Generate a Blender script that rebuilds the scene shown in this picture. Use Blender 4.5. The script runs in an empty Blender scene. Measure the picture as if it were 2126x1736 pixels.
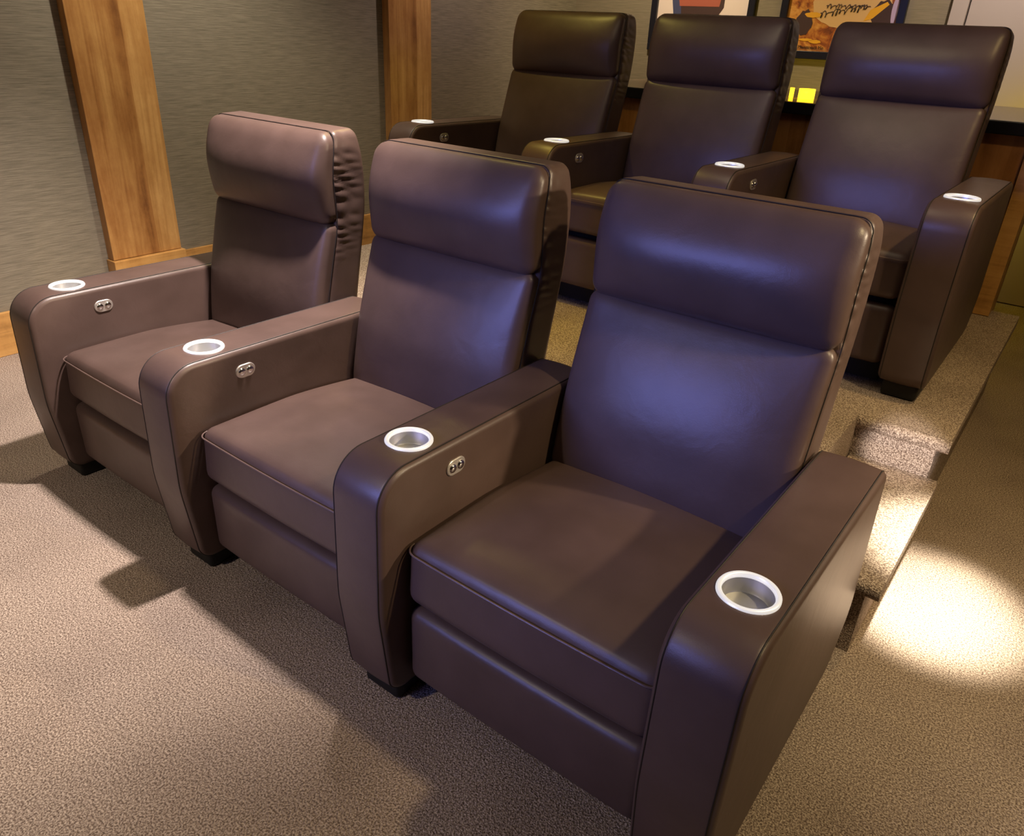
import bpy, bmesh, math, random
import numpy as np
from mathutils import Vector, Matrix
random.seed(7)
S = bpy.context.scene
COL = S.collection
PI = math.pi

# ------------------------------------------------------------------ helpers
def srgb(r, g, b):
    f = lambda c: (c/255/12.92) if c/255 <= .04045 else ((c/255+.055)/1.055)**2.4
    return (f(r), f(g), f(b), 1)

def new_mat(name):
    m = bpy.data.materials.new(name); m.use_nodes = True
    nt = m.node_tree
    return m, nt, nt.nodes['Principled BSDF']

def N(nt, t, **kw):
    n = nt.nodes.new(t)
    for k, v in kw.items():
        if k in n.inputs: n.inputs[k].default_value = v
        else: setattr(n, k, v)
    return n

def mapping(nt, scale, coord='Object', rot=(0, 0, 0)):
    tc = N(nt, 'ShaderNodeTexCoord'); mp = N(nt, 'ShaderNodeMapping')
    mp.inputs['Scale'].default_value = scale; mp.inputs['Rotation'].default_value = rot
    nt.links.new(tc.outputs[coord], mp.inputs['Vector'])
    return mp.outputs['Vector']

def ramp(nt, fac, stops):
    r = N(nt, 'ShaderNodeValToRGB')
    e = r.color_ramp.elements
    e[0].position, e[0].color = stops[0]; e[1].position, e[1].color = stops[-1]
    for p, c in stops[1:-1]:
        x = e.new(p); x.color = c
    nt.links.new(fac, r.inputs['Fac'])
    return r.outputs['Color']

def plain(name, col, rough=.5, metal=0, emit=None, es=1):
    m, nt, b = new_mat(name)
    b.inputs['Base Color'].default_value = col
    b.inputs['Roughness'].default_value = rough
    b.inputs['Metallic'].default_value = metal
    if emit:
        b.inputs['Emission Color'].default_value = emit
        b.inputs['Emission Strength'].default_value = es
    return m

def leather(name, c0, c1, rough=.42, wr=.0):
    m, nt, b = new_mat(name)
    v = mapping(nt, (1, 1, 1))
    n1 = N(nt, 'ShaderNodeTexNoise', Scale=9.0, Detail=4.0)
    nt.links.new(v, n1.inputs['Vector'])
    nt.links.new(ramp(nt, n1.outputs['Fac'], [(.3, c0), (.7, c1)]), b.inputs['Base Color'])
    vo = N(nt, 'ShaderNodeTexVoronoi', Scale=420.0)
    nt.links.new(v, vo.inputs['Vector'])
    bp = N(nt, 'ShaderNodeBump', Strength=.12, Distance=.0006)
    nt.links.new(vo.outputs['Distance'], bp.inputs['Height'])
    n2 = N(nt, 'ShaderNodeTexNoise', Scale=14.0, Detail=3.0, Distortion=.6)
    nt.links.new(v, n2.inputs['Vector'])
    bp2 = N(nt, 'ShaderNodeBump', Strength=.35, Distance=.003)
    nt.links.new(n2.outputs['Fac'], bp2.inputs['Height'])
    nt.links.new(bp.outputs['Normal'], bp2.inputs['Normal'])
    nt.links.new(bp2.outputs['Normal'], b.inputs['Normal'])
    b.inputs['Roughness'].default_value = rough
    b.inputs['Specular IOR Level'].default_value = .5
    return m

def carpet(name, dark, mid, light, scale=1.0):
    m, nt, b = new_mat(name)
    v = mapping(nt, (1, 1, 1))
    n1 = N(nt, 'ShaderNodeTexNoise', Scale=230.0*scale, Detail=3.0, Roughness=.7)
    nt.links.new(v, n1.inputs['Vector'])
    c1 = ramp(nt, n1.outputs['Fac'], [(.40, dark), (.5, mid), (.60, light)])
    n3 = N(nt, 'ShaderNodeTexNoise', Scale=2.3, Detail=2.0)
    nt.links.new(v, n3.inputs['Vector'])
    mx = N(nt, 'ShaderNodeMix', data_type='RGBA', blend_type='MULTIPLY')
    mx.inputs[0].default_value = .5
    nt.links.new(c1, mx.inputs[6])
    nt.links.new(ramp(nt, n3.outputs['Fac'], [(.35, (.62, .6, .6, 1)), (.6, (1, 1, 1, 1))]), mx.inputs[7])
    nt.links.new(mx.outputs[2], b.inputs['Base Color'])
    vo = N(nt, 'ShaderNodeTexVoronoi', Scale=260.0*scale)
    nt.links.new(v, vo.inputs['Vector'])
    ad = N(nt, 'ShaderNodeMath', operation='ADD')
    nt.links.new(vo.outputs['Distance'], ad.inputs[0]); nt.links.new(n1.outputs['Fac'], ad.inputs[1])
    bp = N(nt, 'ShaderNodeBump', Strength=.85, Distance=.004)
    nt.links.new(ad.outputs[0], bp.inputs['Height'])
    nt.links.new(bp.outputs['Normal'], b.inputs['Normal'])
    b.inputs['Roughness'].default_value = .95
    b.inputs['Specular IOR Level'].default_value = .15
    return m

def wallcloth(name, c0, c1, across):
    m, nt, b = new_mat(name)
    sc = (9, 9, 330)
    v = mapping(nt, sc)
    n1 = N(nt, 'ShaderNodeTexNoise', Scale=1.0, Detail=4.0, Roughness=.65)
    nt.links.new(v, n1.inputs['Vector'])
    nt.links.new(ramp(nt, n1.outputs['Fac'], [(.36, c0), (.62, c1)]), b.inputs['Base Color'])
    bp = N(nt, 'ShaderNodeBump', Strength=.4, Distance=.002)
    nt.links.new(n1.outputs['Fac'], bp.inputs['Height'])
    nt.links.new(bp.outputs['Normal'], b.inputs['Normal'])
    b.inputs['Roughness'].default_value = .85
    return m

def wood(name, stops, scale, stave=None, rough=.32):
    m, nt, b = new_mat(name)
    v = mapping(nt, scale)
    n1 = N(nt, 'ShaderNodeTexNoise', Scale=1.0, Detail=6.0, Roughness=.6, Distortion=.5)
    nt.links.new(v, n1.inputs['Vector'])
    n2 = N(nt, 'ShaderNodeTexNoise', Scale=7.0, Detail=5.0, Roughness=.7)
    nt.links.new(mapping(nt, (1, 1, .6)), n2.inputs['Vector'])
    ad = N(nt, 'ShaderNodeMath', operation='MULTIPLY_ADD')
    nt.links.new(n2.outputs['Fac'], ad.inputs[0]); ad.inputs[1].default_value = .75
    nt.links.new(n1.outputs['Fac'], ad.inputs[2])
    last = ad.outputs[0]
    if stave:                        # boards glued side by side, each of its own tone
        sep = N(nt, 'ShaderNodeSeparateXYZ'); nt.links.new(mapping(nt, (1, 1, 1)), sep.inputs[0])
        ml = N(nt, 'ShaderNodeMath', operation='MULTIPLY'); ml.inputs[1].default_value = 1/stave[1]
        nt.links.new(sep.outputs[stave[0]], ml.inputs[0])
        fl = N(nt, 'ShaderNodeMath', operation='FLOOR'); nt.links.new(ml.outputs[0], fl.inputs[0])
        wn = N(nt, 'ShaderNodeTexWhiteNoise', noise_dimensions='1D'); nt.links.new(fl.outputs[0], wn.inputs['W'])
        m2 = N(nt, 'ShaderNodeMath', operation='MULTIPLY_ADD'); m2.inputs[1].default_value = .28
        nt.links.new(wn.outputs['Value'], m2.inputs[0]); nt.links.new(last, m2.inputs[2])
        last = m2.outputs[0]
    sb = N(nt, 'ShaderNodeMath', operation='SUBTRACT'); sb.inputs[1].default_value = .5 if stave else .37
    nt.links.new(last, sb.inputs[0])
    nt.links.new(ramp(nt, sb.outputs[0], stops), b.inputs['Base Color'])
    b.inputs['Roughness'].default_value = rough
    return m

# ------------------------------------------------------------------ mesh makers
def finish(name, me, mat, parent=None, loc=(0, 0, 0), smooth=True):
    o = bpy.data.objects.new(name, me); COL.objects.link(o)
    if mat: me.materials.append(mat)
    if smooth: me.shade_smooth()
    o.parent = parent; o.location = loc
    return o

def axis_samples(half, r, n_in, n_r):
    a = []
    for i in range(n_r+1): a.append(-half + r*(1-math.cos(i/n_r*PI/2)) if r > 0 else -half)
    for i in range(1, n_in): a.append(-(half-r) + 2*(half-r)*i/n_in)
    for i in range(n_r+1): a.append(half - r*(1-math.cos((n_r-i)/n_r*PI/2)))
    out = []
    for x in a:
        if not out or abs(x-out[-1]) > 1e-7: out.append(x)
    return out

def rbox(sx, sy, sz, r, n=(8, 4, 8), nr=4, deform=None):
    """rounded box centred on the origin, then deformed: returns a mesh"""
    h = (sx/2, sy/2, sz/2)
    ax = [axis_samples(h[i], min(r, h[i]*.999), n[i], nr) for i in range(3)]
    bm = bmesh.new(); cache = {}
    def vert(i, j, k):
        key = (i, j, k)
        if key in cache: return cache[key]
        p = [ax[0][i], ax[1][j], ax[2][k]]
        c = [max(-(h[q]-r), min(h[q]-r, p[q])) for q in range(3)]
        d = Vector(p)-Vector(c)
        if d.length > 1e-9: p = Vector(c)+d.normalized()*r
        p = Vector(p)
        if deform: p = Vector(deform(*p))
        v = bm.verts.new(p); cache[key] = v
        return v
    L = [len(a)-1 for a in ax]
    def quad(a, b, c, d):
        try: bm.faces.new((a, b, c, d))
        except ValueError: pass
    for i in range(L[0]):
        for j in range(L[1]):
            quad(vert(i, j, 0), vert(i, j+1, 0), vert(i+1, j+1, 0), vert(i+1, j, 0))
            quad(vert(i, j, L[2]), vert(i+1, j, L[2]), vert(i+1, j+1, L[2]), vert(i, j+1, L[2]))
    for i in range(L[0]):
        for k in range(L[2]):
            quad(vert(i, 0, k), vert(i+1, 0, k), vert(i+1, 0, k+1), vert(i, 0, k+1))
            quad(vert(i, L[1], k), vert(i, L[1], k+1), vert(i+1, L[1], k+1), vert(i+1, L[1], k))
    for j in range(L[1]):
        for k in range(L[2]):
            quad(vert(0, j, k), vert(0, j, k+1), vert(0, j+1, k+1), vert(0, j+1, k))
            quad(vert(L[0], j, k), vert(L[0], j+1, k), vert(L[0], j+1, k+1), vert(L[0], j, k+1))
    me = bpy.data.meshes.new('m'); bm.to_mesh(me); bm.free()
    return me

def add_box(bm, x0, x1, y0, y1, z0, z1):
    vs = [bm.verts.new((x, y, z)) for x in (x0, x1) for y in (y0, y1) for z in (z0, z1)]
    for f in ((0, 1, 3, 2), (4, 6, 7, 5), (0, 4, 5, 1), (2, 3, 7, 6), (0, 2, 6, 4), (1, 5, 7, 3)):
        bm.faces.new([vs[i] for i in f])

def boxes(lst, bevel=0):
    bm = bmesh.new()
    for b in lst: add_box(bm, *b)
    if bevel:
        bmesh.ops.bevel(bm, geom=bm.edges[:], offset=bevel, segments=2, affect='EDGES', profile=.5)
    me = bpy.data.meshes.new('m'); bm.to_mesh(me); bm.free()
    return me

def tube(path, r, closed=False, n=6):
    bm = bmesh.new(); P = [Vector(p) for p in path]; rings = []; m = len(P)
    up = Vector((1, 0, 0))
    for i, p in enumerate(P):
        a = P[(i-1) % m] if (closed or i) else P[0]
        b = P[(i+1) % m] if (closed or i < m-1) else P[-1]
        t = (b-a)
        if t.length < 1e-9: t = Vector((0, 0, 1))
        t.normalize()
        if abs(t.dot(up)) > .9: u = t.cross(Vector((0, 0, 1))).normalized()
        else: u = t.cross(up).normalized()
        w = t.cross(u)
        rings.append([bm.verts.new(p + r*(math.cos(q/n*2*PI)*u + math.sin(q/n*2*PI)*w)) for q in range(n)])
    for i in range(m if closed else m-1):
        A, B = rings[i], rings[(i+1) % m]
        for q in range(n): bm.faces.new((A[q], A[(q+1) % n], B[(q+1) % n], B[q]))
    if not closed:
        bm.faces.new(rings[0]); bm.faces.new(rings[-1][::-1])
    bmesh.ops.recalc_face_normals(bm, faces=bm.faces)
    me = bpy.data.meshes.new('m'); bm.to_mesh(me); bm.free()
    return me

def lathe(prof, n=48, axis='z'):
    bm = bmesh.new(); rings = []
    for r, z in prof:
        if r < 1e-6: rings.append([bm.verts.new((0, 0, z))])
        else: rings.append([bm.verts.new((r*math.cos(q/n*2*PI), r*math.sin(q/n*2*PI), z)) for q in range(n)])
    for A, B in zip(rings[:-1], rings[1:]):
        for q in range(n):
            a = [A[q % len(A)], A[(q+1) % n % len(A)], B[(q+1) % n % len(B)], B[q % len(B)]]
            a = list(dict.fromkeys(a))
            if len(a) > 2: bm.faces.new(a)
    bmesh.ops.recalc_face_normals(bm, faces=bm.faces)
    me = bpy.data.meshes.new('m'); bm.to_mesh(me); bm.free()
    if axis == 'x': me.transform(Matrix.Rotation(PI/2, 4, 'Y'))
    return me

def fillet(poly, rad, seg=8):
    """closed polygon (list of (y,z)) with each corner rounded"""
    out = []; n = len(poly)
    for i in range(n):
        p = Vector(poly[i]); a = Vector(poly[i-1]); b = Vector(poly[(i+1) % n]); r = rad[i]
        u = (a-p).normalized(); w = (b-p).normalized()
        ang = u.angle(w)
        if r <= 0 or ang > 3.1: out.append(p); continue
        d = r/math.tan(ang/2)
        c = p + (u+w).normalized()*(r/math.sin(ang/2))
        s0 = p+u*d; s1 = p+w*d
        a0 = math.atan2(*(s0-c).yx); a1 = math.atan2(*(s1-c).yx)
        da = (a1-a0+PI) % (2*PI)-PI
        for k in range(seg+1):
            t = a0+da*k/seg
            out.append(c+Vector((math.cos(t), math.sin(t)))*r)
    return out

def tag(o, label, cat, group=None):
    o['label'] = label; o['category'] = cat
    if group: o['group'] = group
    return o
def thing(name, label, cat, loc=(0, 0, 0), group=None):
    o = bpy.data.objects.new(name, None); COL.objects.link(o); o.location = loc
    o.empty_display_size = .1
    return tag(o, label, cat, group)
def structure(name, me, mat, loc=(0, 0, 0), smooth=False):
    o = finish(name, me, mat, None, loc, smooth); o['kind'] = 'structure'; return o

# ------------------------------------------------------------------ materials
M = {}
M['leather'] = leather('brown_leather', (.082, .051, .043, 1), (.105, .066, .057, 1), .40)
M['leather_dark'] = leather('seam_leather', (.012, .008, .007, 1), (.018, .012, .010, 1), .6)
M['piping'] = leather('piping_leather', (.12, .08, .07, 1), (.14, .09, .08, 1), .35)  # real piping; the paler colour stands in for highlights along it
M['black'] = plain('black_plastic', (.006, .006, .006, 1), .6)
M['black_fabric'] = plain('black_underside_fabric', (.008, .007, .007, 1), .9)
M['steel'] = plain('brushed_cup_metal', (.55, .55, .56, 1), .45, .75)
M['ring'] = plain('metal_cup_ring', (.8, .8, .8, 1), .3, .5, (1, .97, .93, 1), .55)  # metal ring; its reflected brightness is put in as emission
M['chrome'] = plain('chrome_plate', (.80, .76, .72, 1), .42, .85)
M['button'] = plain('chrome_button', (.8, .78, .76, 1), .12, 1.0)
M['carpet'] = carpet('speckled_carpet', (.17, .12, .095, 1), (.40, .31, .25, 1), (.66, .54, .45, 1))
M['wall'] = wallcloth('grasscloth_wall', (.17, .145, .105, 1), (.29, .248, .182, 1), True)
M['wall_back'] = wallcloth('grasscloth_back_wall', (.20, .165, .11, 1), (.27, .22, .15, 1), True)
M['ceiling'] = plain('ceiling_paint', (.30, .27, .24, 1), .9)
M['wood'] = wood('stained_maple', [(.12, (.16, .06, .02, 1)), (.35, (.36, .16, .048, 1)), (.6, (.50, .26, .085, 1)), (.85, (.66, .38, .14, 1))], (26, 26, 1.5), ('Y', .1187))
M['wood_base'] = wood('stained_maple_trim', [(.15, (.26, .12, .03, 1)), (.45, (.55, .29, .09, 1)), (.8, (.70, .40, .14, 1))], (1.5, 1.5, 22), None)
M['wood_bar'] = wood('bar_front_wood', [(.15, (.14, .055, .022, 1)), (.45, (.38, .17, .065, 1)), (.8, (.55, .27, .12, 1))], (12, 12, 1.6), ('X', .31), .3)
M['counter_edge'] = plain('dark_counter_edge', (.012, .012, .02, 1), .25)
M['counter'] = wood('polished_counter_top', [(.2, (.20, .13, .08, 1)), (.6, (.42, .30, .19, 1))], (3, 3, 3), None, .15)
M['frame'] = plain('black_frame', (.010, .010, .018, 1), .3)
M['door'] = plain('pale_painted_door', (.42, .35, .32, 1), .55)
M['amber'] = plain('amber_reflection', (.9, .5, .02, 1), .3, 0, (1, .60, .02, 1), 2.6)  # emission stands in for lamp light mirrored in the counter

# ------------------------------------------------------------------ recliners
P = .76; HW = .074; AT = .643                     # arm pitch, half width, arm top height
ARM = fillet([(-.158, AT), (-.168, .30), (-.140, .050), (.60, .060), (.69, .20), (.60, AT-.005)],
             [.085, .5, .05, .10, .12, .035], 10)
def arm_mesh():
    prof = ARM
    n = len(prof)
    nor = []
    for i in range(n):
        t = (prof[(i+1) % n]-prof[i-1]).normalized(); nor.append(Vector((t.y, -t.x)))
    c = sum(prof, Vector((0, 0)))/n
    if nor[0].dot(prof[0]-c) < 0: nor = [-v for v in nor]
    r = .016; secs = []
    for k in range(6): a = k/5*PI/2; secs.append((-(HW-r)-r*math.cos(a), r*(1-math.sin(a))))
    secs += [(-.03, -.002), (0, -.003), (.03, -.002)]
    for k in range(6): a = (5-k)/5*PI/2; secs.append((HW-r+r*math.cos(a), r*(1-math.sin(a))))
    bm = bmesh.new(); R = []
    for x, ins in secs: R.append([bm.verts.new((x, prof[i].x-nor[i].x*ins, prof[i].y-nor[i].y*ins)) for i in range(n)])
    for A, B in zip(R[:-1], R[1:]):
        for i in range(n): bm.faces.new((A[i], A[(i+1) % n], B[(i+1) % n], B[i]))
    bm.faces.new(R[0]); bm.faces.new(R[-1])
    bmesh.ops.recalc_face_normals(bm, faces=bm.faces)
    me = bpy.data.meshes.new('arm'); bm.to_mesh(me); bm.free()
    # the cup recess is cut out for real
    o = bpy.data.objects.new('a', me); COL.objects.link(o)
    cm = lathe([(0, AT-.075), (.0465, AT-.075), (.0465, AT+.05), (0, AT+.05)], 40)
    co = bpy.data.objects.new('c', cm); COL.objects.link(co)
    md = o.modifiers.new('b', 'BOOLEAN'); md.operation = 'DIFFERENCE'; md.object = co; md.solver = 'EXACT'
    dg = bpy.context.evaluated_depsgraph_get(); dg.update()
    res = bpy.data.meshes.new_from_object(o.evaluated_get(dg))
    bpy.data.objects.remove(o); bpy.data.objects.remove(co)
    return res

arm_me = arm_mesh(); arm_me.materials.clear(); arm_me.materials.append(M['leather']); arm_me.shade_smooth()
arm_me.set_sharp_from_angle(angle=math.radians(50))
def arm_seam_path(x):
    n = len(ARM); out = []
    for i in range(n):
        t = (ARM[(i+1) % n]-ARM[i-1]).normalized(); nn = Vector((t.y, -t.x))
        c = Vector((.2, .35))
        if nn.dot(ARM[i]-c) < 0: nn = -nn
        p = ARM[i]-nn*.0012
        out.append((x, p.x, p.y))
    return out
seam_me = tube(arm_seam_path(HW-.010), .0016, True)
seam_me.materials.append(M['leather_dark'])
seam2_me = tube(arm_seam_path(-(HW-.010)), .0016, True)
seam2_me.materials.append(M['leather_dark'])
ring_me = lathe([(.0425, AT-.002), (.0428, AT+.003), (.0445, AT+.0058), (.0475, AT+.0066), (.0505, AT+.0056), (.0522, AT+.0025), (.0522, AT-.002)], 64)
ring_me.materials.append(M['ring']); ring_me.shade_smooth()
cup_me = lathe([(.0462, AT-.004), (.0440, AT+.0015), (.0425, AT-.003), (.0420, AT-.028), (.040, AT-.031), (0, AT-.032), ], 64)
cup_me.materials.append(M['steel']); cup_me.shade_smooth(); cup_me.set_sharp_from_angle(angle=math.radians(50))
def stadium_plate(L, H, t):
    pts = []
    for k in range(17): a = -PI/2+k/16*PI; pts.append(((L-H)/2+H/2*math.cos(a), H/2*math.sin(a)))
    for k in range(17): a = PI/2+k/16*PI; pts.append((-(L-H)/2+H/2*math.cos(a), H/2*math.sin(a)))
    bm = bmesh.new(); R = []
    for x, s in ((0, 1), (t*.6, 1), (t, .93)):
        R.append([bm.verts.new((x, p[0]*s, p[1]*s)) for p in pts])
    n = len(pts)
    for A, B in zip(R[:-1], R[1:]):
        for i in range(n): bm.faces.new((A[i], A[(i+1) % n], B[(i+1) % n], B[i]))
    bm.faces.new(R[-1]); bm.faces.new(R[0][::-1])
    bmesh.ops.recalc_face_normals(bm, faces=bm.faces)
    me = bpy.data.meshes.new('m'); bm.to_mesh(me); bm.free(); return me
plate_me = stadium_plate(.060, .038, .004); plate_me.materials.append(M['chrome'])
button_me = lathe([(0, .0045), (.006, .004), (.0095, .0025), (.0108, 0), (.0108, -.003), (0, -.003)], 28, 'x')
button_me.materials.append(M['button']); button_me.shade_smooth()
foot_me = rbox(.112, .12, .060, .012, (3, 3, 2), 3); foot_me.materials.append(M['black']); foot_me.shade_smooth()

# backrest profiles: y as a function of height
def interp(tab, z):
    xs = [a for a, _ in tab]; ys = [b for _, b in tab]
    return float(np.interp(z, xs, ys))
def smooth(tab):                                     # dense, smoothed version of a table
    zs = np.linspace(tab[0][0], tab[-1][0], 121)
    ys = np.interp(zs, [a for a, _ in tab], [b for _, b in tab])
    k = np.ones(13)/13
    ys2 = np.convolve(np.pad(ys, 6, mode='edge'), k, 'valid')
    return list(zip(zs.tolist(), ys2.tolist()))
F_ = smooth([(.38, .445), (.46, .452), (.62, .482), (.78, .527), (.87, .555), (.93, .555), (1.02, .552), (1.15, .580)])
R_ = smooth([(.38, .59), (.62, .632), (.78, .668), (.90, .694), (1.0, .702), (1.08, .694), (1.15, .677)])
PIV = Vector((0, .50, .45)); CX = .38
ZS0, ZS1 = .40, 1.140
def shell_def(x, y, z):
    t = (z+.37)/.74; zz = ZS0+(ZS1-ZS0)*t
    f = interp(F_, zz)+.006; r = interp(R_, zz)
    u = (y+.07)/.14
    yy = f+(r-f)*u
    ax = abs(x)/.302
    if ax > .93 and zz > .74:                        # gathered folds of leather behind the front seam
        amp = .0032*max(0, 1-u*1.05)*min(1, (zz-.74)/.12)
        w = math.sin(zz*118+2.4*math.sin(zz*31)+6*u)+.6*math.sin(zz*83+1.7-5*u)
        x += math.copysign(amp*w, x)
    if zz > 1.05: x *= 1-.10*((zz-1.05)/.09)**2*.35
    return (CX+x, yy-PIV.y, zz-PIV.z)
shell_me = rbox(.604, .14, .74, .026, (14, 8, 150), 5, shell_def)
shell_me.materials.append(M['leather']); shell_me.shade_smooth()
def low_def(x, y, z):
    zz = .415+(z+.23)/.46*(.878-.415)
    f = interp(F_, zz); ax = min(1, abs(x)/.299)
    b = .010+.030*(1-ax**3)*math.sin(PI*min(1, max(0, (zz-.40)/.475)))**.7
    front = max(0, min(1, (.045-y)/.09))
    yy = f+.03+(y-.045)*.5-b*front
    return (CX+x, yy-PIV.y, zz-PIV.z)
low_me = rbox(.598, .09, .46, .030, (24, 5, 26), 5, low_def)
low_me.materials.append(M['leather']); low_me.shade_smooth()
def head_def(x, y, z):
    zz = .866+(z+.137)/.274*(1.137-.866)
    f = interp(F_, zz); ax = min(1, abs(x)/.299)
    s = max(0, min(1, (zz-.866)/.271))
    b = .012+.040*(1-ax**4*.75)*(math.sin(PI*s**.85))**.75
    front = max(0, min(1, (.05-y)/.10))
    yy = f+.035+(y-.05)*.5-b*front
    x2 = x*(1-.02*max(0, (s-.7)/.3)**2)
    return (CX+x2, yy-PIV.y, zz-PIV.z)
head_me = rbox(.598, .10, .274, .036, (24, 5, 20), 6, head_def)
head_me.materials.append(M['leather']); head_me.shade_smooth()
def bseam_path():
    pts = []
    zz = list(np.linspace(.62, 1.108, 40))
    half = [(.3018-.010*max(0, (z-1.05)/.09)**2, z) for z in zz]
    x1 = half[-1][0]
    half += [(x1-.030*(1-math.cos(a)), 1.108+.030*math.sin(a)) for a in np.linspace(.15, PI/2, 10)]
    half += [(x, 1.1385) for x in np.linspace(x1-.04, .01, 12)]
    full = half+[(-x, z) for x, z in half[::-1]]
    for x, z in full: pts.append((CX+x, interp(F_, z)+.011-PIV.y, z-PIV.z))
    return pts
bseam_me = tube(bseam_path(), .0014); bseam_me.materials.append(M['leather_dark'])
def seat_def(x, y, z):
    # y -.30..+.30 -> front..rear ; z -.077..+.077
    yy = y+.20; ax = min(1, abs(x)/.302)
    top = max(0, min(1, (z+.03)/.10))
    zz = z+.389
    zz += top*(.030*(1-ax**2)*math.sin(PI*min(1, max(0, (y+.30)/.60)))**.6-.030*max(0, (y+.02)/.32)**1.3)
    if y < -.24: yy += .006*(1-((y+.30)/.06))*(z/.077)
    yy += -.006*(1-ax**2)*(1 if y < -.28 else 0)
    return (CX+x, yy, zz)
seat_me = rbox(.604, .60, .154, .033, (20, 16, 6), 5, seat_def)
seat_me.materials.append(M['leather']); seat_me.shade_smooth()
def pipe_path():
    half = [(x, -.1005-.006*(1-(x/.302)**2)) for x in np.linspace(0, .268, 20)]
    yc = half[-1][1]+.033
    half += [(.268+.0335*math.sin(a), yc-.033*math.cos(a)) for a in np.linspace(.2, PI/2, 8)]
    full = [(-x, y) for x, y in half[::-1]]+half[1:]
    return [(CX+x, y, .4470) for x, y in full]
pipe_me = tube(pipe_path(), .0022)
pipe_me.materials.append(M['piping'])
def ftr_def(x, y, z):
    return (CX+x, y-.070-.004*(1-(x/.3)**2), z+.190)
ftr_me = rbox(.600, .060, .205, .028, (10, 3, 8), 5, ftr_def)
ftr_me.materials.append(M['leather']); ftr_me.shade_smooth()
base_me = boxes([(.085, .675, -.035, .60, .012, .30)], .004); base_me.materials.append(M['black_fabric'])
hinge_me = boxes([(.10, .66, .50, .62, .28, .50)], .01); hinge_me.materials.append(M['black_fabric'])

def child(name, me, parent, loc=(0, 0, 0), rot=None):
    o = bpy.data.objects.new(name, me); COL.objects.link(o); o.parent = parent; o.location = loc
    if rot: o.rotation_euler = rot
    return o

def make_arm(root, x, panel=True):
    a = child('armrest', arm_me, root, (x, 0, 0))
    child('seam', seam_me, a); child('seam', seam2_me, a)
    child('cup_ring', ring_me, a)['label'] = 'metal ring round the cup holder, bright reflection put in as glow'
    child('cup_holder', cup_me, a)['label'] = 'brushed metal cup holder sunk into the arm'
    if panel:
        child('control_panel', plate_me, a, (HW-.0005, .067, .579))['label'] = 'chrome oval switch plate'
        for dy in (-.0125, .0125):
            child('button', button_me, a, (HW+.004, .067+dy, .579))
    f = child('foot', foot_me, root, (x, -.052, .030)); f['label'] = 'black plastic foot'
    f = child('foot', foot_me, root, (x, .50, .030)); f['label'] = 'black plastic foot'

def make_recliner(name, label, group, loc, lean, last, dy=0):
    t = thing(name, label, 'recliner', loc, group)
    make_arm(t, 0)
    s = child('seat_cushion', seat_me, t); child('piping', pipe_me, s)
    child('footrest', ftr_me, t)
    child('base', base_me, t)['label'] = 'black base under the seat'
    child('hinge_cover', hinge_me, t)
    b = child('backrest', shell_me, t, PIV+Vector((0, dy, 0)), (-math.radians(lean), 0, 0))
    child('back_cushion', low_me, b); child('headrest', head_me, b); child('seam', bseam_me, b)
    if last: make_arm(t, P, False)
    return t
XB, D, H = -.090, 1.737, .387
fr = 'recliners in the front row'; br = 'recliners in the back row'
make_recliner('theater_recliner', 'brown leather recliner at the left end of the front row, beside the wood column', fr, (0, 0, 0), -2.5, False)
make_recliner('theater_recliner', 'middle brown leather recliner of the front row, its left arm shared with the end seat', fr, (P, 0, 0), .5, False)
make_recliner('theater_recliner', 'large brown recliner at the right end of the front row, beside the lit step', fr, (2*P, 0, 0), 3, True)
make_recliner('theater_recliner', 'dim brown recliner at the left end of the raised back row', br, (XB, D, H), 3, False)
make_recliner('theater_recliner', 'dim brown recliner in the middle of the raised back row, below the pale poster', br, (XB+P, D, H), 2, False)
make_recliner('theater_recliner', 'dim brown recliner at the right end of the raised back row', br, (XB+2*P, D, H), 5.5, True)

# ------------------------------------------------------------------ room shell
XL, XR, YF, YB, ZC = -1.24, 4.6, -4.2, 4.70, 2.75
structure('floor', boxes([(XL-.1, XR+.1, YF-.1, YB+.1, -.1, 0)]), M['carpet'])
structure('ceiling', boxes([(XL-.1, XR+.1, YF-.1, YB+.1, ZC, ZC+.1)]), M['ceiling'])
structure('wall_left', boxes([(XL-.1, XL, YF, YB, 0, ZC)]), M['wall'])
structure('wall_back', boxes([(XL-.1, XR+.1, YB, YB+.1, 0, ZC)]), M['wall_back'])
structure('wall_right', boxes([(XR, XR+.1, YF, YB, 0, ZC)]), M['wall'])
structure('wall_front', boxes([(XL-.1, XR+.1, YF-.1, YF, 0, ZC)]), M['wall'])
structure('baseboard_left', boxes([(XL, XL+.018, YF, .70, 0, .20), (XL, XL+.018, 1.08, 2.585, 0, .32), (XL, XL+.018, 2.985, YB, 0, .32)], .003), M['wood_base'])
# raised platform with the step notched into its right corner
PF = 1.412
def extr(prof, x0, x1):
    bm = bmesh.new(); A = [bm.verts.new((x0, p[0], p[1])) for p in prof]; B = [bm.verts.new((x1, p[0], p[1])) for p in prof]
    n = len(prof)
    for i in range(n): bm.faces.new((A[i], A[(i+1) % n], B[(i+1) % n], B[i]))
    bm.faces.new(A); bm.faces.new(B)
    bmesh.ops.recalc_face_normals(bm, faces=bm.faces)
    me = bpy.data.meshes.new('m'); bm.to_mesh(me); bm.free(); me.shade_smooth(); me.set_sharp_from_angle(angle=math.radians(40)); return me
pl = thing('seating_platform', 'carpeted platform that carries the back row of recliners', 'platform', (0, 0, 0))
finish('deck', boxes([(-.48, 2.13, .92, 2.97, 0, H-.001), (2.13, 2.368, PF, 2.97, 0, H-.001), (2.368, 2.40, PF, 2.97, H-.045, H-.001)]), M['carpet'], pl, smooth=False)
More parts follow.
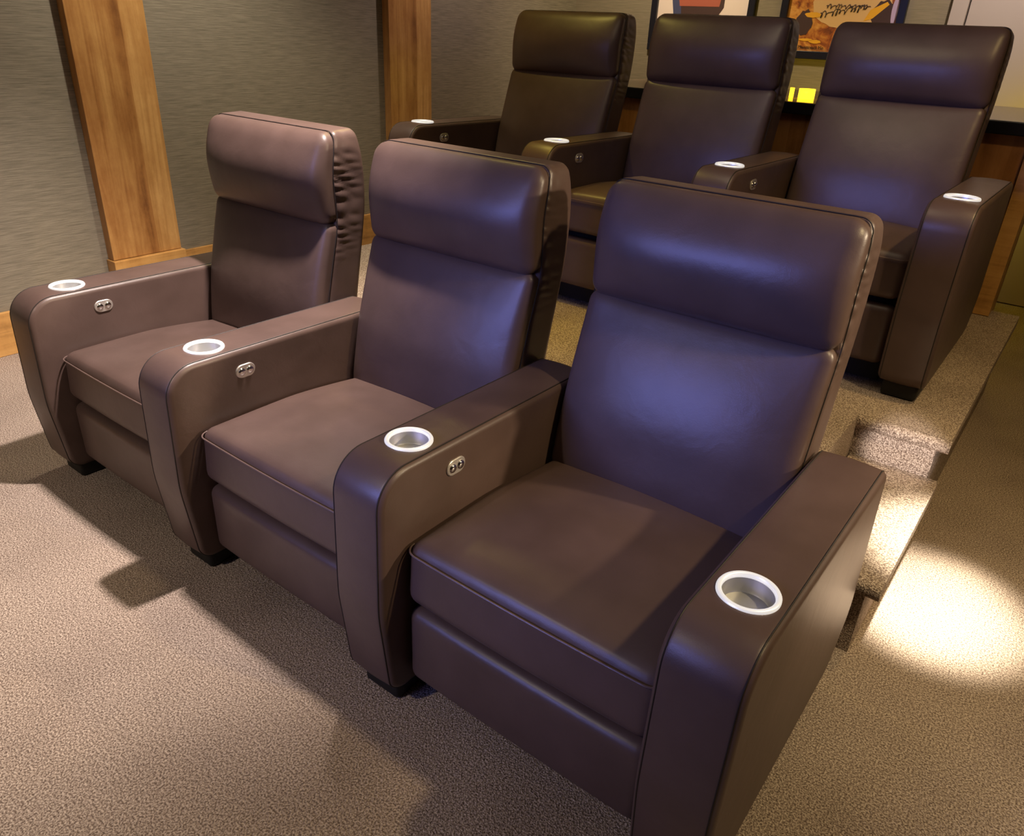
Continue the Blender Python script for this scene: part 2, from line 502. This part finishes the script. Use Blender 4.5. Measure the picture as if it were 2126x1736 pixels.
finish('nosing', extr(fillet([(1.393, H-.045), (1.393, H-.001), (PF-.001, H-.001), (PF-.001, H-.045)], [.02, .02, 0, 0], 6), 2.131, 2.402), M['carpet'], pl, smooth=False)
st = thing('carpeted_step', 'low carpeted step between the front row and the aisle, brightly lit from above', 'step', (0, 0, 0))
finish('riser', boxes([(2.135, 2.368, .765, PF-.002, 0, .200)]), M['carpet'], st, smooth=False)
finish('tread', extr(fillet([(.735, .201), (.735, .245), (PF-.002, .245), (PF-.002, .201)], [.02, .02, 0, 0], 6), 2.135, 2.402), M['carpet'], st, smooth=False)

# wood columns on the left wall
def column(y0, y1, label):
    c = thing('wood_column', label, 'column', (XL, y0, 0), 'wood columns on the left wall')
    finish('shaft', boxes([(.0, .055, 0, y1-y0, .347, ZC-.002)], .002), M['wood'], c, smooth=False)
    finish('plinth', boxes([(.0, .078, -.010, y1-y0+.010, 0.002, .345)], .003), M['wood_base'], c, smooth=False)
column(.712, 1.068, 'stained maple column on the left wall beside the front row')
column(2.60, 2.970, 'stained maple column on the left wall beside the back row')

# ------------------------------------------------------------------ bar behind the back row
bar = thing('bar_counter', 'wood fronted bar with a dark edged counter behind the back row', 'bar counter', (0, 2.85, 0))
finish('front_panel', boxes([(.0, 2.29, 0.122, .20, .002, 1.135)], .002), M['wood_bar'], bar, smooth=False)
finish('end_post', boxes([(2.225, 2.290, 0.0, .12, H+.001, 1.135)], .002), M['wood_base'], bar, smooth=False)
finish('fascia', boxes([(.0, 2.222, 0.02, .12, H+.001, 1.135)], .002), M['wood_bar'], bar, smooth=False)
finish('counter_edge', boxes([(-.03, 2.42, -.02, .02, 1.136, 1.188)], .004), M['counter_edge'], bar, smooth=False)['label'] = 'dark counter edge'
finish('counter_top', boxes([(-.03, 2.42, .021, 1.06, 1.136, 1.187)], .004), M['counter'], bar, smooth=False)

for i, (x, w, lab) in enumerate([(1.113, .022, 'narrow glowing amber block standing in for a lamp reflection on the bar counter'), (1.188, .078, 'wide glowing amber block standing in for a lamp reflection on the bar counter')]):  # added glowing blocks in place of lamp reflections on the polished top
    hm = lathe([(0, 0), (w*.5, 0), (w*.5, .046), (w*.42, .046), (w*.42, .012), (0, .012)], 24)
    o = finish('lamp_reflection', hm, M['amber'], None, (x+.02, 3.12, 1.188)); tag(o, lab, 'lamp reflection', 'lamp reflections on the bar')

# ------------------------------------------------------------------ posters, door
def poster(x0, x1, z0, z1, name, label, art):
    t = thing(name, label, 'poster', ((x0+x1)/2, YB, z0), 'framed posters on the back wall')
    w = (x1-x0)/2; h = z1-z0; f = .048
    finish('frame', boxes([(-w, w, -.035, -.001, 0, f), (-w, w, -.035, -.001, h-f, h), (-w, -w+f, -.035, -.001, f, h-f), (w-f, w, -.035, -.001, f, h-f)], .003), M['frame'], t, smooth=False)
    art(t, w-f, f, h-f)
    return t
def flat(name, pts, mat, parent, y):
    bm = bmesh.new(); A = [bm.verts.new((p[0], y, p[1])) for p in pts]; B = [bm.verts.new((p[0], y+.0012, p[1])) for p in pts]
    bm.faces.new(A); bm.faces.new(B[::-1]); n = len(pts)
    for i in range(n): bm.faces.new((A[i], B[i], B[(i+1) % n], A[(i+1) % n]))
    bmesh.ops.recalc_face_normals(bm, faces=bm.faces)
    me = bpy.data.meshes.new('m'); bm.to_mesh(me); bm.free()
    return finish(name, me, mat, parent, smooth=False)
def art_parchment():
    m, nt, b = new_mat('parchment_print')
    v = mapping(nt, (1, 1, 1))
    n1 = N(nt, 'ShaderNodeTexNoise', Scale=6.0, Detail=6.0, Roughness=.65, Distortion=1.2)
    nt.links.new(v, n1.inputs['Vector'])
    nt.links.new(ramp(nt, n1.outputs['Fac'], [(.32, srgb(70, 35, 30)), (.44, srgb(170, 95, 40)), (.56, srgb(215, 150, 70)), (.68, srgb(225, 170, 110))]), b.inputs['Base Color'])
    b.inputs['Roughness'].default_value = .35
    return m
M['parch'] = art_parchment()
M['ink'] = plain('dark_print', (.02, .012, .01, 1), .5)
M['gold'] = plain('gold_print', srgb(235, 170, 40), .5)
M['lilac'] = plain('lilac_print', srgb(190, 165, 200), .5)
M['cream'] = plain('cream_print', srgb(222, 178, 120), .5)
M['white'] = plain('pale_print', srgb(235, 215, 205), .4)
M['maroon'] = plain('brown_print', srgb(70, 48, 45), .5)
M['terra'] = plain('terracotta_print', srgb(170, 90, 70), .5)
M['bluegrey'] = plain('blue_grey_print', srgb(70, 72, 105), .5)
def ell(cx, cz, a, b, n=32, jit=0):
    return [(cx+a*math.cos(q/n*2*PI)*(1+jit*math.sin(5*q)), cz+b*math.sin(q/n*2*PI)*(1+jit*math.cos(3*q))) for q in range(n)]
def text_mesh(s, size, shear=0):
    cu = bpy.data.curves.new('t', 'FONT'); cu.body = s; cu.size = size; cu.extrude = .0005; cu.align_x = 'CENTER'; cu.shear = shear
    o = bpy.data.objects.new('t', cu); COL.objects.link(o)
    dg = bpy.context.evaluated_depsgraph_get(); dg.update()
    me = bpy.data.meshes.new_from_object(o.evaluated_get(dg)); bpy.data.objects.remove(o)
    me.transform(Matrix.Rotation(PI/2, 4, 'X'))
    return me
def art_b(t, w, z0, z1):
    p = flat('print', [(-w, z0), (w, z0), (w, z1), (-w, z1)], M['parch'], t, -.012)
    flat('scroll', ell(.06, .315, .25, .13, 40, .03), M['cream'], p, -.014)
    flat('figure', ell(-.225, .215, .055, .075, 18, .12), M['maroon'], p, -.0152)
    flat('figure', ell(.26, .27, .07, .085, 18, .12), M['maroon'], p, -.0152)
    flat('ribbon', ell(-.175, .262, .055, .016, 20, .1), M['gold'], p, -.0160)
    flat('ribbon', [(.15, .235), (.20, .25), (.285, .33), (.27, .345), (.18, .30)], M['gold'], p, -.0160)
    flat('ribbon', ell(-.195, .115, .05, .008, 18, .1), M['gold'], p, -.0160)
    flat('ribbon', ell(-.13, .105, .04, .011, 18, .1), M['gold'], p, -.0160)
    flat('sky', ell(.325, .30, .018, .085, 18, .05), M['lilac'], p, -.0158)
    # illegible script title: two overlapping rows of handwritten strokes
    pts = []
    for k in range(150):
        u = k/149; x = -.13+.29*u
        pts.append((x+.009*math.sin(u*64+2*math.sin(u*17)), -.0168, .262+.050*u+.016*math.sin(u*64+2*math.sin(u*17)+1.1)*(.35+abs(math.sin(u*13+.4)))))
    finish('title_script', tube(pts, .0022, n=5), M['ink'], p)
    pts = []
    for k in range(120):
        u = k/119; x = -.10+.27*u
        pts.append((x+.006*math.sin(u*76+1.7*math.sin(u*21)), -.0172, .313+.011*math.sin(u*76+1.7*math.sin(u*21)+.8)*(.4+abs(math.sin(u*16)))))
    finish('title_script', tube(pts, .0022, n=5), M['maroon'], p)
    me = text_mesh('Upper Mainstream Mo', .027)
    o = finish('caption_text', me, M['ink'], p, (-.19, -.0148, z0+.014), smooth=False)
def art_a(t, w, z0, z1):
    p = flat('print', [(-w, z0), (w, z0), (w, z1), (-w, z1)], M['white'], t, -.012)
    flat('bowl', [(-.17, .225), (.12, .225), (.165, .29), (.165, .36), (-.20, .36), (-.205, .30)], M['maroon'], p, -.014)
    flat('rim', [(-.175, .295), (.13, .295), (.15, .40), (-.20, .40)], M['terra'], p, -.0155)
    flat('shade', [(-.215, .225), (-.155, .225), (-.17, .33), (-.24, .34)], M['bluegrey'], p, -.0153)
    flat('line', [(-.13, .228), (.04, .228), (.04, .238), (-.13, .238)], M['terra'], p, -.0158)
poster(-.553, .240, 1.34, 2.40, 'framed_poster', 'framed pale poster with a dark bowl shape, above the middle back row recliner', art_a)
poster(.424, 1.214, 1.34, 2.40, 'framed_poster', 'framed orange parchment style poster with dark script, between two back row headrests', art_b)
dr = structure('door_1', boxes([(1.56, 2.44, YB-.045, YB-.004, .005, 2.05)], .004), M['door'])
structure('trim_1', boxes([(1.465, 1.552, YB-.055, YB-.001, 0, 2.14), (2.448, 2.535, YB-.055, YB-.001, 0, 2.14), (1.552, 2.448, YB-.055, YB-.001, 2.055, 2.14)], .003), M['door'])

# ------------------------------------------------------------------ lights
def look(o, target):
    d = Vector(target)-o.location
    o.rotation_euler = d.to_track_quat('-Z', 'Y').to_euler()
def spot(name, loc, target, power, col, angle, blend, size):
    l = bpy.data.lights.new(name, 'SPOT'); l.energy = power; l.color = col
    l.spot_size = math.radians(angle); l.spot_blend = blend; l.shadow_soft_size = size
    o = bpy.data.objects.new(name, l); COL.objects.link(o); o.location = loc; look(o, target); return o
def area(name, loc, target, power, col, sx, sy, spread=180):
    l = bpy.data.lights.new(name, 'AREA'); l.shape = 'RECTANGLE'; l.size = sx; l.size_y = sy; l.energy = power; l.color = col
    l.spread = math.radians(spread)
    o = bpy.data.objects.new(name, l); COL.objects.link(o); o.location = loc; look(o, target); return o
def point(name, loc, power, col, size):
    l = bpy.data.lights.new(name, 'POINT'); l.energy = power; l.color = col; l.shadow_soft_size = size
    o = bpy.data.objects.new(name, l); COL.objects.link(o); o.location = loc; return o

spot('downlight_left', (.92, .56, 2.70), (-.10, -.10, 0), 570, (1, .87, .80), 74, .9, .05)
spot('downlight_front', (.9, -2.2, 2.70), (.9, -1.05, 0), 105, (1, .85, .70), 84, .9, .06)
spot('wall_washer', (-.30, 1.2, 2.70), (-1.24, 1.1, .1), 120, (1, .90, .74), 96, .9, .05)
spot('downlight_step', (2.60, .35, 2.70), (2.50, 1.12, 0), 2400, (1, .91, .72), 13, 1.0, .04)
spot('downlight_step_wide', (2.9, 1.5, 2.70), (2.40, 1.9, .4), 75, (1, .68, .26), 76, 1.0, .05)
spot('step_halo', (2.8, .2, 2.70), (2.78, .85, 0), 60, (1, .85, .58), 34, 1.0, .05)
spot('riser_beam', (3.35, -2.6, 1.95), (2.285, 1.41, .305), 1500, (1, .88, .80), 3.4, .7, .02)  # added narrow beam with no lamp behind it, brightens the riser
spot('downlight_aisle', (3.55, .55, 2.70), (2.2, .4, .5), 140, (1, .76, .40), 80, 1.0, .06)
spot('screen_glow', (-.2, -4.0, 2.0), (1.80, .3, .72), 300, (.27, .33, 1.0), 25, .9, .45)
spot('screen_fill', (.6, -4.0, 2.2), (1.85, 1.2, .9), 330, (.24, .28, 1.0), 34, .9, .5)
spot('wall_washer_back', (-.5, 3.2, 2.70), (-1.24, 3.2, .9), 48, (1, .80, .74), 100, .9, .05)
spot('downlight_back', (1.9, 3.7, 2.70), (1.7, 4.7, 2.0), 105, (1, .84, .70), 84, 1.0, .06)
spot('downlight_back_center', (-.2, 3.6, 2.70), (-.4, 4.7, 1.4), 110, (1, .82, .55), 110, 1.0, .06)
point('amber_lamp_behind_bar', (2.05, 4.2, 1.0), 4.6, (1, .74, .0), .06)
point('amber_lamp_behind_bar_center', (.85, 4.2, 1.0), 4.5, (1, .74, .0), .06)
spot('downlight_gap', (.60, 1.22, 2.70), (.70, 1.15, 0), 70, (1, .66, .0), 58, 1.0, .04)
spot('downlight_back_left', (-.1, 1.9, 2.70), (.1, 1.7, .9), 34, (1, .76, .16), 110, 1.0, .05)
spot('downlight_back_row', (1.5, 1.2, 2.70), (1.6, 2.2, 1.2), 42, (1, .80, .50), 100, 1.0, .5)
spot('aisle_side_fill', (4.3, 1.5, 1.9), (2.2, .7, .9), 270, (1, .78, .52), 34, .8, .06)  # added side light, lifts the backrest sides that face the aisle
area('ceiling_fill', (1.6, .2, 2.72), (1.6, .2, 0), 5, (1, .84, .66), 3.5, 3.0)  # unseen area light added as a weak fill for the whole room

w = bpy.data.worlds.new('world'); S.world = w; w.use_nodes = True
w.node_tree.nodes['Background'].inputs[0].default_value = (.03, .028, .03, 1)
w.node_tree.nodes['Background'].inputs[1].default_value = 1.0

# ------------------------------------------------------------------ camera
R = Matrix(((.7909906, .61031686, .0429791), (.3089526, -.33780384, -.88906516), (-.52809295, .71652069, -.45575864)))
cd = bpy.data.cameras.new('camera'); cam = bpy.data.objects.new('camera', cd); COL.objects.link(cam)
cd.sensor_width = 36; cd.lens = 1576.264/2126*36; cd.clip_start = .02
m = Matrix((R[0], -R[1], -R[2])).transposed().to_4x4()
m.translation = Vector((2.53735905, -1.0131313, 1.43470376))
cam.matrix_world = m
S.camera = cam
S.view_settings.view_transform = 'Standard'; S.view_settings.look = 'None'
S.view_settings.exposure = 0; S.view_settings.gamma = 1; S.view_settings.use_curve_mapping = False
